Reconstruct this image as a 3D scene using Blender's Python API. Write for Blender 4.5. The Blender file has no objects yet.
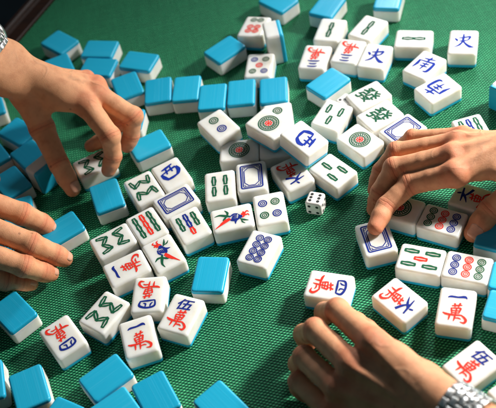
import bpy, bmesh, math, random
import numpy as np
from mathutils import Vector, Matrix, Euler
random.seed(7)
sc = bpy.context.scene
COL = sc.collection
S = 0.03                      # metres per tile width; everything is built in tile widths and scaled at the end
TL, TH, BT = 1.327, 0.66, 0.15   # tile length, thickness, thickness of the coloured back
CAMP = dict(f=946.4168, pitch=0.83024749, roll=-0.23843266, H=22.8006422)

# ------------------------------------------------------------------ materials
def new_mat(name):
    m = bpy.data.materials.new(name); m.use_nodes = True
    nt = m.node_tree; b = nt.nodes['Principled BSDF']
    return m, nt, b
def N(nt, kind, **kw):
    n = nt.nodes.new(kind)
    for k, v in kw.items():
        if k in n.inputs: n.inputs[k].default_value = v
        else: setattr(n, k, v)
    return n
def lk(nt, a, b): nt.links.new(a, b)
def math_n(nt, op, a, b=None, c=None):
    n = nt.nodes.new('ShaderNodeMath'); n.operation = op
    for i, v in enumerate((a, b, c)):
        if v is None: continue
        if isinstance(v, (int, float)): n.inputs[i].default_value = v
        else: lk(nt, v, n.inputs[i])
    return n.outputs[0]
def ramp(nt, fac, stops):
    r = nt.nodes.new('ShaderNodeValToRGB'); lk(nt, fac, r.inputs[0])
    el = r.color_ramp.elements
    while len(el) > 1: el.remove(el[-1])
    el[0].position, el[0].color = stops[0][0], stops[0][1]
    for p, c in stops[1:]:
        e = el.new(p); e.color = c
    return r.outputs[0]
def objco(nt, scale=(1, 1, 1), rot=(0, 0, 0)):
    t = nt.nodes.new('ShaderNodeTexCoord'); m = nt.nodes.new('ShaderNodeMapping')
    m.inputs['Scale'].default_value = scale; m.inputs['Rotation'].default_value = rot
    lk(nt, t.outputs['Object'], m.inputs[0]); return m.outputs[0]
def obj_random(nt):
    return nt.nodes.new('ShaderNodeObjectInfo').outputs['Random']

def mat_ivory():
    m, nt, b = new_mat('ivory plastic')
    co = objco(nt, (1/S,)*3)
    n = N(nt, 'ShaderNodeTexNoise', Scale=2.2, Detail=5.0); lk(nt, co, n.inputs['Vector'])
    n2 = N(nt, 'ShaderNodeTexNoise', Scale=40.0, Detail=3.0); lk(nt, co, n2.inputs['Vector'])
    c = ramp(nt, n.outputs[0], [(.28, (.75, .72, .635, 1)), (.5, (.82, .80, .74, 1)), (.75, (.86, .845, .80, 1))])
    lk(nt, c, b.inputs['Base Color'])
    r = math_n(nt, 'MULTIPLY_ADD', n2.outputs[0], .18, .24); lk(nt, r, b.inputs['Roughness'])
    b.inputs['Subsurface Weight'].default_value = .65
    b.inputs['Subsurface Radius'].default_value = (1.0, .85, .62)
    b.inputs['Subsurface Scale'].default_value = .32*S
    bp = N(nt, 'ShaderNodeBump', Strength=.04, Distance=.02*S); lk(nt, n2.outputs[0], bp.inputs['Height']); lk(nt, bp.outputs[0], b.inputs['Normal'])
    return m
def mat_blue():
    m, nt, b = new_mat('blue plastic back')
    co = objco(nt, (34/S, .20/S, 34/S))
    rnd = obj_random(nt)
    n = N(nt, 'ShaderNodeTexNoise', Scale=1.0, Detail=6.0, Roughness=.65, noise_dimensions='4D'); lk(nt, co, n.inputs['Vector'])
    lk(nt, math_n(nt, 'MULTIPLY', rnd, 50.0), n.inputs['W'])
    lines = ramp(nt, n.outputs[0], [(.54, (0, 0, 0, 1)), (.66, (1, 1, 1, 1))])
    mx = N(nt, 'ShaderNodeMix', data_type='RGBA'); lk(nt, math_n(nt, 'MULTIPLY', lines, .55), mx.inputs[0])
    base = N(nt, 'ShaderNodeMix', data_type='RGBA'); lk(nt, rnd, base.inputs[0])
    base.inputs[6].default_value = (.010, .37, .58, 1); base.inputs[7].default_value = (.018, .44, .66, 1)
    lk(nt, base.outputs[2], mx.inputs[6]); mx.inputs[7].default_value = (.05, .47, .70, 1)
    lk(nt, mx.outputs[2], b.inputs['Base Color'])
    lk(nt, math_n(nt, 'MULTIPLY_ADD', n.outputs[0], .35, .16), b.inputs['Roughness'])
    b.inputs['Subsurface Weight'].default_value = .08
    b.inputs['Subsurface Radius'].default_value = (.2, .6, 1.); b.inputs['Subsurface Scale'].default_value = .03*S
    bp = N(nt, 'ShaderNodeBump', Strength=.45, Distance=.008*S); lk(nt, n.outputs[0], bp.inputs['Height']); lk(nt, bp.outputs[0], b.inputs['Normal'])
    return m
def mat_paint(name, col):
    m, nt, b = new_mat(name)
    co = objco(nt, (1/S,)*3)
    n = N(nt, 'ShaderNodeTexNoise', Scale=14.0, Detail=4.0); lk(nt, co, n.inputs['Vector'])
    c2 = tuple(min(1, v*1.25+.004) for v in col)
    c = ramp(nt, n.outputs[0], [(.35, (*col, 1)), (.75, (*c2, 1))])
    lk(nt, c, b.inputs['Base Color']); b.inputs['Roughness'].default_value = .6; b.inputs['Specular IOR Level'].default_value = .1
    return m
def mat_cloth():
    m, nt, b = new_mat('woven green cloth')
    t = nt.nodes.new('ShaderNodeTexCoord')
    mp = nt.nodes.new('ShaderNodeMapping'); mp.inputs['Scale'].default_value = (1/S,)*3
    mp.inputs['Rotation'].default_value = (0, 0, math.radians(-2))
    lk(nt, t.outputs['Object'], mp.inputs[0])
    # slight waviness of the threads
    wn = N(nt, 'ShaderNodeTexNoise', Scale=1.3, Detail=2.0); lk(nt, mp.outputs[0], wn.inputs['Vector'])
    wv = nt.nodes.new('ShaderNodeVectorMath'); wv.operation = 'MULTIPLY_ADD'
    lk(nt, wn.outputs['Color'], wv.inputs[0]); wv.inputs[1].default_value = (.05, .05, 0); lk(nt, mp.outputs[0], wv.inputs[2])
    sp = nt.nodes.new('ShaderNodeSeparateXYZ'); lk(nt, wv.outputs[0], sp.inputs[0])
    sx = math_n(nt, 'SINE', math_n(nt, 'MULTIPLY', sp.outputs[0], math.pi/.083))
    sy = math_n(nt, 'SINE', math_n(nt, 'MULTIPLY', sp.outputs[1], math.pi/.050))
    pr = math_n(nt, 'MULTIPLY', sx, sy)
    h = math_n(nt, 'MULTIPLY_ADD', pr, .5, .5)
    n = N(nt, 'ShaderNodeTexNoise', Scale=9.0, Detail=4.0); lk(nt, mp.outputs[0], n.inputs['Vector'])
    nf = N(nt, 'ShaderNodeTexNoise', Scale=60.0, Detail=3.0); lk(nt, mp.outputs[0], nf.inputs['Vector'])
    h2 = math_n(nt, 'ADD', h, math_n(nt, 'MULTIPLY_ADD', nf.outputs[0], .5, -.25))
    c = ramp(nt, h2, [(.0, (.0005, .016, .012, 1)), (.42, (.001, .082, .038, 1)), (.68, (.002, .160, .066, 1)), (.92, (.105, .52, .24, 1))])
    v = N(nt, 'ShaderNodeMix', data_type='RGBA', blend_type='MULTIPLY'); v.inputs[0].default_value = 1
    lk(nt, c, v.inputs[6])
    lk(nt, ramp(nt, n.outputs[0], [(.3, (.90, .94, .92, 1)), (.7, (1.28, 1.25, 1.22, 1))]), v.inputs[7])
    # no two threads are quite alike
    rows = []
    for sc_ in ((.5, 11, 1), (7, .5, 1)):
        m2 = nt.nodes.new('ShaderNodeMapping'); m2.inputs['Scale'].default_value = sc_; lk(nt, mp.outputs[0], m2.inputs[0])
        nn_ = N(nt, 'ShaderNodeTexNoise', Scale=1.0, Detail=3.0, Roughness=.7); lk(nt, m2.outputs[0], nn_.inputs['Vector']); rows.append(nn_.outputs[0])
    tv = ramp(nt, math_n(nt, 'MULTIPLY', math_n(nt, 'ADD', rows[0], rows[1]), .5), [(.32, (.80, .82, .82, 1)), (.68, (1.34, 1.30, 1.28, 1))])
    v2 = N(nt, 'ShaderNodeMix', data_type='RGBA', blend_type='MULTIPLY'); v2.inputs[0].default_value = 1
    lk(nt, v.outputs[2], v2.inputs[6]); lk(nt, tv, v2.inputs[7]); v = v2
    lk(nt, v.outputs[2], b.inputs['Base Color'])
    b.inputs['Roughness'].default_value = .42; b.inputs['Specular IOR Level'].default_value = .20
    b.inputs['Sheen Weight'].default_value = 0
    bp = N(nt, 'ShaderNodeBump', Strength=1.0, Distance=.03*S); lk(nt, h2, bp.inputs['Height']); lk(nt, bp.outputs[0], b.inputs['Normal'])
    return m
def mat_wood():
    m, nt, b = new_mat('dark varnished wood')
    co = objco(nt, (1.2/S, 14/S, 14/S))
    n = N(nt, 'ShaderNodeTexNoise', Scale=1.0, Detail=6.0, Roughness=.6, Distortion=.6); lk(nt, co, n.inputs['Vector'])
    c = ramp(nt, n.outputs[0], [(.3, (.006, .003, .002, 1)), (.7, (.040, .012, .004, 1))])
    lk(nt, c, b.inputs['Base Color']); b.inputs['Roughness'].default_value = .45; b.inputs['Specular IOR Level'].default_value = .25
    bp = N(nt, 'ShaderNodeBump', Strength=.2, Distance=.01*S); lk(nt, n.outputs[0], bp.inputs['Height']); lk(nt, bp.outputs[0], b.inputs['Normal'])
    return m
def mat_floor():
    m, nt, b = new_mat('dark floor')
    co = objco(nt, (.3/S,)*3)
    n = N(nt, 'ShaderNodeTexNoise', Scale=1.0, Detail=5.0); lk(nt, co, n.inputs['Vector'])
    lk(nt, ramp(nt, n.outputs[0], [(.3, (.006, .010, .016, 1)), (.7, (.018, .022, .03, 1))]), b.inputs['Base Color'])
    b.inputs['Roughness'].default_value = .6
    return m
def mat_steel(name='polished steel', rough=.18, col=(.72, .70, .68)):
    m, nt, b = new_mat(name)
    co = objco(nt, (60/S, 3/S, 60/S))
    n = N(nt, 'ShaderNodeTexNoise', Scale=1.0, Detail=3.0); lk(nt, co, n.inputs['Vector'])
    b.inputs['Metallic'].default_value = 1; b.inputs['Base Color'].default_value = (*col, 1)
    lk(nt, math_n(nt, 'MULTIPLY_ADD', n.outputs[0], .2, rough-.06), b.inputs['Roughness'])
    return m
def mat_skin(name, base, red, dark):
    m, nt, b = new_mat(name)
    co = objco(nt, (1/S,)*3)
    a_cr = N(nt, 'ShaderNodeAttribute', attribute_name='crease').outputs['Fac']
    a_al = N(nt, 'ShaderNodeAttribute', attribute_name='along').outputs['Fac']
    a_rd = N(nt, 'ShaderNodeAttribute', attribute_name='redness').outputs['Fac']
    n1 = N(nt, 'ShaderNodeTexNoise', Scale=2.6, Detail=6.0, Roughness=.62); lk(nt, co, n1.inputs['Vector'])
    n2 = N(nt, 'ShaderNodeTexNoise', Scale=24.0, Detail=5.0, Roughness=.65); lk(nt, co, n2.inputs['Vector'])
    n3 = N(nt, 'ShaderNodeTexNoise', Scale=7.0, Detail=4.0); lk(nt, co, n3.inputs['Vector'])
    vo = N(nt, 'ShaderNodeTexVoronoi', Scale=48.0, feature='DISTANCE_TO_EDGE'); lk(nt, co, vo.inputs['Vector'])
    c = ramp(nt, n1.outputs[0], [(.30, (base[0]*.84, base[1]*.76, base[2]*.72, 1)), (.5, (*base, 1)), (.70, (*[min(1, v*1.10) for v in base], 1))])
    mx = N(nt, 'ShaderNodeMix', data_type='RGBA')
    lk(nt, math_n(nt, 'MULTIPLY', a_rd, math_n(nt, 'MULTIPLY_ADD', n3.outputs[0], .9, .15)), mx.inputs[0]); lk(nt, c, mx.inputs[6]); mx.inputs[7].default_value = (*red, 1)
    # crease lines that run across the finger at its joints
    wig = math_n(nt, 'MULTIPLY_ADD', n3.outputs[0], .07, a_al)
    wv = math_n(nt, 'SINE', math_n(nt, 'MULTIPLY', wig, 52.0))
    sharp = math_n(nt, 'POWER', math_n(nt, 'MULTIPLY_ADD', wv, .5, .5), 4.0)
    cr = math_n(nt, 'MULTIPLY', sharp, a_cr)
    mx2 = N(nt, 'ShaderNodeMix', data_type='RGBA'); lk(nt, math_n(nt, 'MULTIPLY', cr, .28), mx2.inputs[0]); lk(nt, mx.outputs[2], mx2.inputs[6]); mx2.inputs[7].default_value = (*dark, 1)
    # veins on the back of the hand
    a_do = N(nt, 'ShaderNodeAttribute', attribute_name='dorsal').outputs['Fac']
    nv = N(nt, 'ShaderNodeTexNoise', Scale=.75, Detail=1.5, Distortion=.5); lk(nt, co, nv.inputs['Vector'])
    vd = math_n(nt, 'ABSOLUTE', math_n(nt, 'SUBTRACT', nv.outputs[0], .5))
    vein = math_n(nt, 'MULTIPLY', ramp(nt, vd, [(.0, (1, 1, 1, 1)), (.035, (0, 0, 0, 1))]), a_do)
    mv = N(nt, 'ShaderNodeMix', data_type='RGBA'); lk(nt, math_n(nt, 'MULTIPLY', vein, .16), mv.inputs[0]); lk(nt, mx2.outputs[2], mv.inputs[6]); mv.inputs[7].default_value = (.20, .17, .13, 1)
    mx2 = mv
    # freckles
    fv = N(nt, 'ShaderNodeTexVoronoi', Scale=1.15); lk(nt, co, fv.inputs['Vector'])
    fr = ramp(nt, fv.outputs['Distance'], [(.035, (1, 1, 1, 1)), (.06, (0, 0, 0, 1))])
    mx3 = N(nt, 'ShaderNodeMix', data_type='RGBA'); lk(nt, math_n(nt, 'MULTIPLY', fr, .5), mx3.inputs[0]); lk(nt, mx2.outputs[2], mx3.inputs[6]); mx3.inputs[7].default_value = (*dark, 1)
    lk(nt, mx3.outputs[2], b.inputs['Base Color'])
    b.inputs['Subsurface Weight'].default_value = .30
    b.inputs['Subsurface Radius'].default_value = (1.0, .36, .18); b.inputs['Subsurface Scale'].default_value = .09*S
    lk(nt, math_n(nt, 'MULTIPLY_ADD', n2.outputs[0], .3, .36), b.inputs['Roughness'])
    b.inputs['Specular IOR Level'].default_value = .28
    vo_s = ramp(nt, vo.outputs['Distance'], [(.0, (0, 0, 0, 1)), (.22, (1, 1, 1, 1))])
    hgt = math_n(nt, 'ADD', math_n(nt, 'MULTIPLY_ADD', vein, .9, math_n(nt, 'MULTIPLY', cr, -.7)), math_n(nt, 'MULTIPLY_ADD', vo_s, .20, math_n(nt, 'MULTIPLY', n2.outputs[0], .40)))
    bp = N(nt, 'ShaderNodeBump', Strength=.5, Distance=.03*S); lk(nt, hgt, bp.inputs['Height']); lk(nt, bp.outputs[0], b.inputs['Normal'])
    return m
def mat_plain(name, col, rough=.4, **kw):
    m, nt, b = new_mat(name)
    co = objco(nt, (1/S,)*3)
    n = N(nt, 'ShaderNodeTexNoise', Scale=9.0, Detail=3.0); lk(nt, co, n.inputs['Vector'])
    lk(nt, ramp(nt, n.outputs[0], [(.3, (*[v*.92 for v in col], 1)), (.7, (*[min(1, v*1.05) for v in col], 1))]), b.inputs['Base Color'])
    b.inputs['Roughness'].default_value = rough
    for k, v in kw.items(): b.inputs[k].default_value = v
    return m

M = dict(ivory=mat_ivory(), blue=mat_blue(), cloth=mat_cloth(), wood=mat_wood(), floor=mat_floor(),
         red=mat_paint('red paint', (.70, .030, .018)), navy=mat_paint('dark blue paint', (.008, .022, .20)),
         wind=mat_paint('bright blue paint', (.006, .026, .27)), green=mat_paint('dark green paint', (.008, .085, .040)),
         black=mat_plain('black paint', (.012, .012, .012), .5), die=mat_plain('white die plastic', (.80, .77, .72), .3),
         steel=mat_steel('polished steel', .26, (.86, .84, .81)), steel2=mat_steel('brushed steel', .36, (.74, .72, .70)),
         nail=mat_plain('fingernail', (.70, .36, .235), .25, **{'Subsurface Weight': .2, 'Subsurface Scale': .03*S}),
         dial=mat_plain('watch dial', (.01, .12, .25), .15))

# ------------------------------------------------------------------ helpers
def mesh_obj(name, verts, faces, mat, parent=None, smooth=True):
    me = bpy.data.meshes.new(name); me.from_pydata([tuple(v) for v in verts], [], [tuple(f) for f in faces]); me.update()
    if smooth: me.polygons.foreach_set('use_smooth', [True]*len(me.polygons))
    me.materials.append(mat)
    return link(name, me, parent)
def link(name, me, parent=None):
    o = bpy.data.objects.new(name, me); COL.objects.link(o); o.parent = parent; return o
def empty(name, loc=(0, 0, 0), rot=(0, 0, 0)):
    o = bpy.data.objects.new(name, None); COL.objects.link(o); o.location = loc; o.rotation_euler = rot
    o.empty_display_size = .01; return o
def tag(o, label, cat=None, group=None, kind=None):
    if label: o['label'] = label
    if cat: o['category'] = cat
    if group: o['group'] = group
    if kind: o['kind'] = kind
    return o

def rrect_s(hx, hy, r, seg=6, e=.03):
    """rounded rectangle with a supporting point just beyond each corner arc"""
    pts = []
    for cx, cy, a0 in ((hx-r, hy-r, 0), (-hx+r, hy-r, 90), (-hx+r, -hy+r, 180), (hx-r, -hy+r, 270)):
        for i in range(seg+1):
            a = math.radians(a0+90*i/seg); p = (cx+r*math.cos(a), cy+r*math.sin(a)); b = math.radians(a0)
            if i == 0: pts.append((p[0]+e*math.sin(b), p[1]-e*math.cos(b)))
            pts.append(p)
            if i == seg: c = math.radians(a0+90); pts.append((p[0]-e*math.sin(c), p[1]+e*math.cos(c)))
    return pts
def rrect(hx, hy, r, seg=5):
    pts = []
    for cx, cy, a0 in ((hx-r, hy-r, 0), (-hx+r, hy-r, 90), (-hx+r, -hy+r, 180), (hx-r, -hy+r, 270)):
        for i in range(seg+1):
            a = math.radians(a0+90*i/seg); pts.append((cx+r*math.cos(a), cy+r*math.sin(a)))
    return pts
def loft(profile, hx, hy, rc):
    """profile: [(z, inset)] from bottom to top -> closed rounded block"""
    verts, faces = [], []
    n = None
    for z, ins in profile:
        r = max(.012, rc-ins*.6)
        p = rrect_s(hx-ins, hy-ins, r, e=min(.03, .2*hx)); n = len(p)
        verts += [(x, y, z) for x, y in p]
    for k in range(len(profile)-1):
        a, b = k*n, (k+1)*n
        for i in range(n):
            j = (i+1) % n; faces.append((a+i, a+j, b+j, b+i))
    faces.append(tuple(range(n-1, -1, -1))); faces.append(tuple(range((len(profile)-1)*n, len(profile)*n)))
    return verts, faces
def arc_profile(z0, z1, rb, rt, n=5):
    pr = [(z0, rb+.06)] if rb > .03 else []
    for i in range(n+1):
        a = math.radians(90*i/n); pr.append((z0+rb*(1-math.sin(a)), rb*(1-math.cos(a))) if False else (z0+rb-rb*math.cos(a), rb-rb*math.sin(a)))
    if z1-z0-rb-rt > .1: pr += [(z0+rb+.025, 0), (z1-rt-.025, 0)]
    for i in range(n+1):
        a = math.radians(90*i/n); pr.append((z1-rt+rt*math.sin(a), rt-rt*math.cos(a)))
    if rt > .03: pr.append((z1, rt+.06))
    return pr
def raw_mesh(name, vf, mat, smooth=True):
    me = bpy.data.meshes.new(name); me.from_pydata(vf[0], [], vf[1]); me.update()
    if smooth: me.polygons.foreach_set('use_smooth', [True]*len(me.polygons))
    me.materials.append(mat); return me
def flip(vf):
    """the same block turned face down about its long axis"""
    return [(-x, y, TH-z) for x, y, z in vf[0]], vf[1]
body_vf = loft(arc_profile(BT, TH, .016, .085), .5, TL/2, .10)
back_vf = loft(arc_profile(0, BT, .060, .016), .497, TL/2-.003, .10)
ME_UP = (raw_mesh('ivory_body', body_vf, M['ivory']), raw_mesh('coloured_back', back_vf, M['blue']))
ME_DN = (raw_mesh('ivory_body', flip(body_vf), M['ivory']), raw_mesh('coloured_back', flip(back_vf), M['blue']))

# ------------------------------------------------------------------ marks engraved in the tile faces
ZM = TH+.003
class Mark:
    def __init__(s): s.v, s.f, s.n = [], [], 0
    def add(s, pts, faces):
        b = len(s.v); s.n += 1; s.v += [(x, y, ZM+.0005*(s.n % 24)) for x, y in pts]; s.f += [tuple(b+i for i in f) for f in faces]
    def ring(s, x, y, r0, r1, n=36, sx=1, sy=1):
        p = []
        for i in range(n):
            a = 2*math.pi*i/n; p += [(x+r0*math.cos(a)*sx, y+r0*math.sin(a)*sy), (x+r1*math.cos(a)*sx, y+r1*math.sin(a)*sy)]
        s.add(p, [(2*i, 2*i+1, (2*i+3) % (2*n), (2*i+2) % (2*n)) for i in range(n)])
    def disc(s, x, y, r, n=24, sx=1, sy=1, rot=0):
        c, q = math.cos(rot), math.sin(rot); p = []
        for i in range(n):
            a = 2*math.pi*i/n; u, w = r*math.cos(a)*sx, r*math.sin(a)*sy; p.append((x+c*u-q*w, y+q*u+c*w))
        s.add(p, [tuple(range(n))])
    def poly(s, pts): s.add(pts, [tuple(range(len(pts)))])
    def stroke(s, pts, w, closed=False):
        """w: one width or one per point"""
        n = len(pts); ws = list(w) if isinstance(w, (list, tuple)) else [w]*n; p = []
        if isinstance(w, (list, tuple)) and not closed and n > 2:      # a brush stroke: bend it smoothly through its points
            A, B = [], []
            for i in range(n-1):
                q = [pts[max(i-1, 0)], pts[i], pts[i+1], pts[min(i+2, n-1)]]
                for j in range(5):
                    t = j/5; f = lambda a, b, c, d: .5*(2*b+(c-a)*t+(2*a-5*b+4*c-d)*t*t+(3*b-a-3*c+d)*t**3)
                    A.append((f(*[v[0] for v in q]), f(*[v[1] for v in q]))); B.append(ws[i]+(ws[i+1]-ws[i])*t)
            pts, ws = A+[pts[-1]], B+[ws[-1]]; n = len(pts)
        for i, (x, y) in enumerate(pts):
            a = pts[(i-1) % n] if (closed or i > 0) else pts[i]; b = pts[(i+1) % n] if (closed or i < n-1) else pts[i]
            dx, dy = b[0]-a[0], b[1]-a[1]; l = math.hypot(dx, dy) or 1; nx, ny = -dy/l, dx/l
            p += [(x+nx*ws[i]/2, y+ny*ws[i]/2), (x-nx*ws[i]/2, y-ny*ws[i]/2)]
        m = n if closed else n-1
        s.add(p, [(2*i+1, (2*i+3) % (2*n), (2*i+2) % (2*n), 2*i) for i in range(m)])
    def stick(s, x, y, L=.34, w=.14, ang=0, t=.05):
        """one bamboo stick: a dark outline with knots at its ends and middle round a thin pale slit"""
        c, q = math.cos(ang), math.sin(ang)
        def T(p): return [(x+c*u-q*v, y+q*u+c*v) for u, v in p]
        out = []
        for k in range(40):
            a = 2*math.pi*k/40; u, v = math.cos(a), math.sin(a)
            v2 = max(-1, min(1, v*1.02)); wid = (w/2)*(1+.10*math.cos(v2*math.pi*2)) ; sg = abs(u)**.42*(1 if u > 0 else -1)
            out.append((sg*wid, (abs(v)**.85)*(1 if v > 0 else -1)*L/2))
        inn = [(u*.20, v*.72) for u, v in out]; n = len(out)
        s.add(T(out+inn), [(i, (i+1) % n, n+(i+1) % n, n+i) for i in range(n)])
    def dot(s, x, y, r):
        s.ring(x, y, r*.74, r*1.02); s.ring(x, y, r*.36, r*.58, 26); s.disc(x, y, r*.16, 12)
    def glyph(s, ch, x, y, size, shear=.12, off=.012, sx=1.0, rot=0):
        c = bpy.data.curves.new('glyph', 'FONT'); c.body = ch; c.offset = off; c.shear = shear; c.resolution_u = 4
        o = bpy.data.objects.new('glyph', c); COL.objects.link(o)
        me = bpy.data.meshes.new_from_object(o.evaluated_get(bpy.context.evaluated_depsgraph_get()))
        P = [(v.co.x, v.co.y) for v in me.vertices]
        x0, x1 = min(p[0] for p in P), max(p[0] for p in P); y0, y1 = min(p[1] for p in P), max(p[1] for p in P)
        cx, cy = (x0+x1)/2, (y0+y1)/2; a, b_ = math.cos(rot), math.sin(rot)
        Q = []
        for px, py in P:
            u, w = (px-cx)*size*sx, (py-cy)*size
            u += .018*math.sin(w*13+1.3)*size; w += .03*math.sin(u*6.5+.6)*size     # a brushed, not typeset, line
            Q.append((x+a*u-b_*w, y+b_*u+a*w))
        s.add(Q, [tuple(p.vertices) for p in me.polygons])
        bpy.data.objects.remove(o); bpy.data.meshes.remove(me); bpy.data.curves.remove(c)
    def mesh(s, name, mat): 
        me = bpy.data.meshes.new(name); me.from_pydata(s.v, [], s.f); me.update()
        # every face must look up
        bm = bmesh.new(); bm.from_mesh(me); bm.normal_update()
        for f in bm.faces:
            if f.normal.z < 0: f.normal_flip()
        bm.to_mesh(me); bm.free(); me.materials.append(mat); return me
def marks(**kw):
    """colour -> (part name, Mark)"""
    return [(nm, mk.mesh(nm, M[c])) for c, (nm, mk) in kw.items()]
def brush_wan(m, ox, oy, k):
    """the ten-thousand character in brush strokes"""
    for pts, ws in (([(-.13, .255), (.02, .285), (.18, .315)], [.03, .05, .03]), ([(-.05, .36), (-.035, .29), (-.03, .21)], [.05, .045, .02]), ([(.12, .39), (.09, .31), (.07, .22)], [.05, .045, .02]),
        ([(-.13, .185), (-.115, .08), (-.09, -.03)], [.04, .045, .03]), ([(-.14, .17), (.0, .185), (.15, .205)], [.025, .04, .045]), ([(.155, .21), (.13, .10), (.105, .0)], [.05, .045, .03]),
        ([(-.10, .085), (.12, .10)], [.032, .032]), ([(-.09, .01), (.11, .02)], [.03, .03]), ([(.03, .20), (.015, .0), (.0, -.20), (-.02, -.30)], [.035, .04, .045, .015]),
        ([(-.37, -.01), (-.27, -.055), (-.08, -.07), (.13, -.055), (.22, -.05)], [.025, .065, .05, .045, .03]), ([(-.15, -.06), (-.155, -.18), (-.17, -.28)], [.045, .045, .015]),
        ([(.18, -.05), (.27, -.11), (.34, -.21), (.30, -.31), (.17, -.29)], [.03, .055, .07, .06, .015]), ([(.03, -.17), (.13, -.165), (.20, -.20)], [.03, .04, .02])):
        m.stroke([(ox+x*k, oy+y*k) for x, y in pts], [w*k*1.28 for w in ws])
def wan(num, rot=0):
    r, b = Mark(), Mark()
    brush_wan(r, 0, -.20, .92)
    if num == '一': b.stroke([(-.26, .30), (-.18, .345), (.02, .345), (.20, .375), (.27, .31)], [.025, .075, .065, .095, .02])
    elif num == '三':
        for yy, w in ((.50, .36), (.36, .28), (.21, .44)): b.stroke([(-w/2, yy-.02), (-w/4, yy+.012), (w/4, yy+.02), (w/2, yy-.005)], [.03, .075, .065, .03])
    elif num == '四':
        b.stroke([(-.27, .20), (-.27, .45), (.02, .52), (.29, .42), (.25, .22)], [.05, .085, .08, .10, .05]); b.stroke([(-.27, .21), (.0, .23), (.26, .24)], [.05, .085, .05])
        b.stroke([(-.11, .47), (-.13, .37), (-.2, .3)], [.04, .07, .03]); b.stroke([(.07, .48), (.06, .36), (.15, .32)], [.04, .07, .03])
    if num == '六':
        for pts, ws in (([(.0, .54), (.03, .47), (.05, .42)], [.05, .07, .03]), ([(-.27, .33), (.0, .37), (.27, .42)], [.03, .07, .05]), ([(.05, .37), (-.08, .25), (-.27, .14)], [.06, .075, .015]), ([(-.07, .33), (.08, .22), (.30, .13)], [.03, .075, .09])): b.stroke(pts, ws)
    if num == '四': b.v = [(x*.82, (y-.34)*.86+.34, z) for x, y, z in b.v]
    if num not in '一三四六': b.glyph(num, .0, .34, .40, .14, .024, 1.25, .05)
    return marks(red=('red_character', r), navy=('blue_numeral', b))
WIND = {
 'xi': [([(-.24, .30), (-.05, .34), (.20, .42)], [.03, .07, .03]), ([(-.08, .32), (-.10, .18), (-.12, .04)], [.035, .05, .03]), ([(.09, .35), (.08, .20), (.09, .07)], [.035, .05, .03]),
        ([(-.31, .13), (-.27, -.06), (-.17, -.22)], [.05, .10, .06]), ([(-.30, .12), (.0, .19), (.26, .24)], [.03, .05, .06]), ([(.27, .24), (.30, .06), (.22, -.10), (.12, -.17)], [.06, .10, .08, .03]), ([(-.20, -.20), (-.02, -.19), (.16, -.15)], [.06, .07, .04])],
 'dong': [([(.0, .44), (.0, .20), (-.03, -.03)], [.03, .065, .05]), ([(-.03, -.03), (-.13, -.19), (-.30, -.31)], [.05, .06, .015]), ([(.0, .02), (.14, -.17), (.26, -.27), (.40, -.30)], [.035, .07, .09, .02]),
        ([(-.30, .18), (-.23, .10), (-.20, .01)], [.03, .07, .02]), ([(-.17, .20), (.04, .24), (.25, .30)], [.03, .05, .06]), ([(.25, .30), (.20, .15), (.13, .06)], [.055, .05, .02]), ([(-.14, .03), (.04, .05), (.15, .08)], [.03, .045, .03])],
 'nan': [([(-.20, .30), (.0, .33), (.22, .39)], [.03, .06, .03]), ([(.04, .47), (.01, .34), (-.01, .18)], [.03, .065, .04]), ([(-.29, .17), (-.27, -.06), (-.31, -.31)], [.05, .08, .02]), ([(-.28, .15), (.0, .18), (.28, .23)], [.03, .05, .065]),
        ([(.28, .23), (.29, -.05), (.26, -.27), (.13, -.31)], [.06, .08, .075, .02]), ([(-.12, .04), (.02, .05), (.15, .08)], [.03, .05, .03]), ([(-.14, -.09), (.0, -.08), (.16, -.06)], [.03, .05, .03]), ([(.02, .12), (.01, -.10), (-.01, -.29)], [.03, .05, .02])]}
def wind(ch, size=.66):
    b = Mark()
    for pts, ws in WIND[ch]: b.stroke([(x*.98, y*.98) for x, y in pts], [w*1.5 for w in ws])
    return marks(wind=('blue_character', b))
def dots(spec):
    d = {}
    for c, x, y, r in spec: d.setdefault(c, Mark()).dot(x, y, r)
    nm = {'green': 'green_dots', 'red': 'red_dots', 'navy': 'blue_dots'}
    return marks(**{c: (nm[c], k) for c, k in d.items()})
def sticks(spec, thick=1.0):
    d = {}
    for c, x, y, L in spec: d.setdefault(c, Mark()).stick(x, y, L*1.14, .165*thick)
    nm = {'green': 'green_bamboo_sticks', 'red': 'red_bamboo_sticks', 'navy': 'blue_bamboo_sticks'}
    return marks(**{c: (nm[c], k) for c, k in d.items()})
def one_dot():
    g, r = Mark(), Mark()
    g.ring(0, 0, .318, .36, 48); g.ring(0, 0, .262, .296, 48); g.ring(0, 0, .15, .182, 36)
    for i in range(20):
        a = 2*math.pi*i/20; g.stroke([(.185*math.cos(a), .185*math.sin(a)), (.262*math.cos(a+.10), .262*math.sin(a+.10))], .032)
    r.disc(0, 0, .055)
    for i in range(8):
        a = 2*math.pi*i/8; r.disc(.10*math.cos(a), .10*math.sin(a), .034, 12)
    return marks(green=('green_wheel', g), red=('red_centre', r))
def eight_bamboo():
    g = Mark()
    for sy in (1, -1):
        P = [(-.32, sy*.44), (-.25, sy*.12), (0, sy*.33), (.25, sy*.12), (.32, sy*.44)]
        for (x0, y0), (x1, y1) in zip(P[:-1], P[1:]):
            L = math.hypot(x1-x0, y1-y0); g.stick((x0+x1)/2, (y0+y1)/2, L*1.20, .145, math.atan2(y1-y0, x1-x0)-math.pi/2)
    return marks(green=('green_bamboo_sticks', g))
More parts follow.
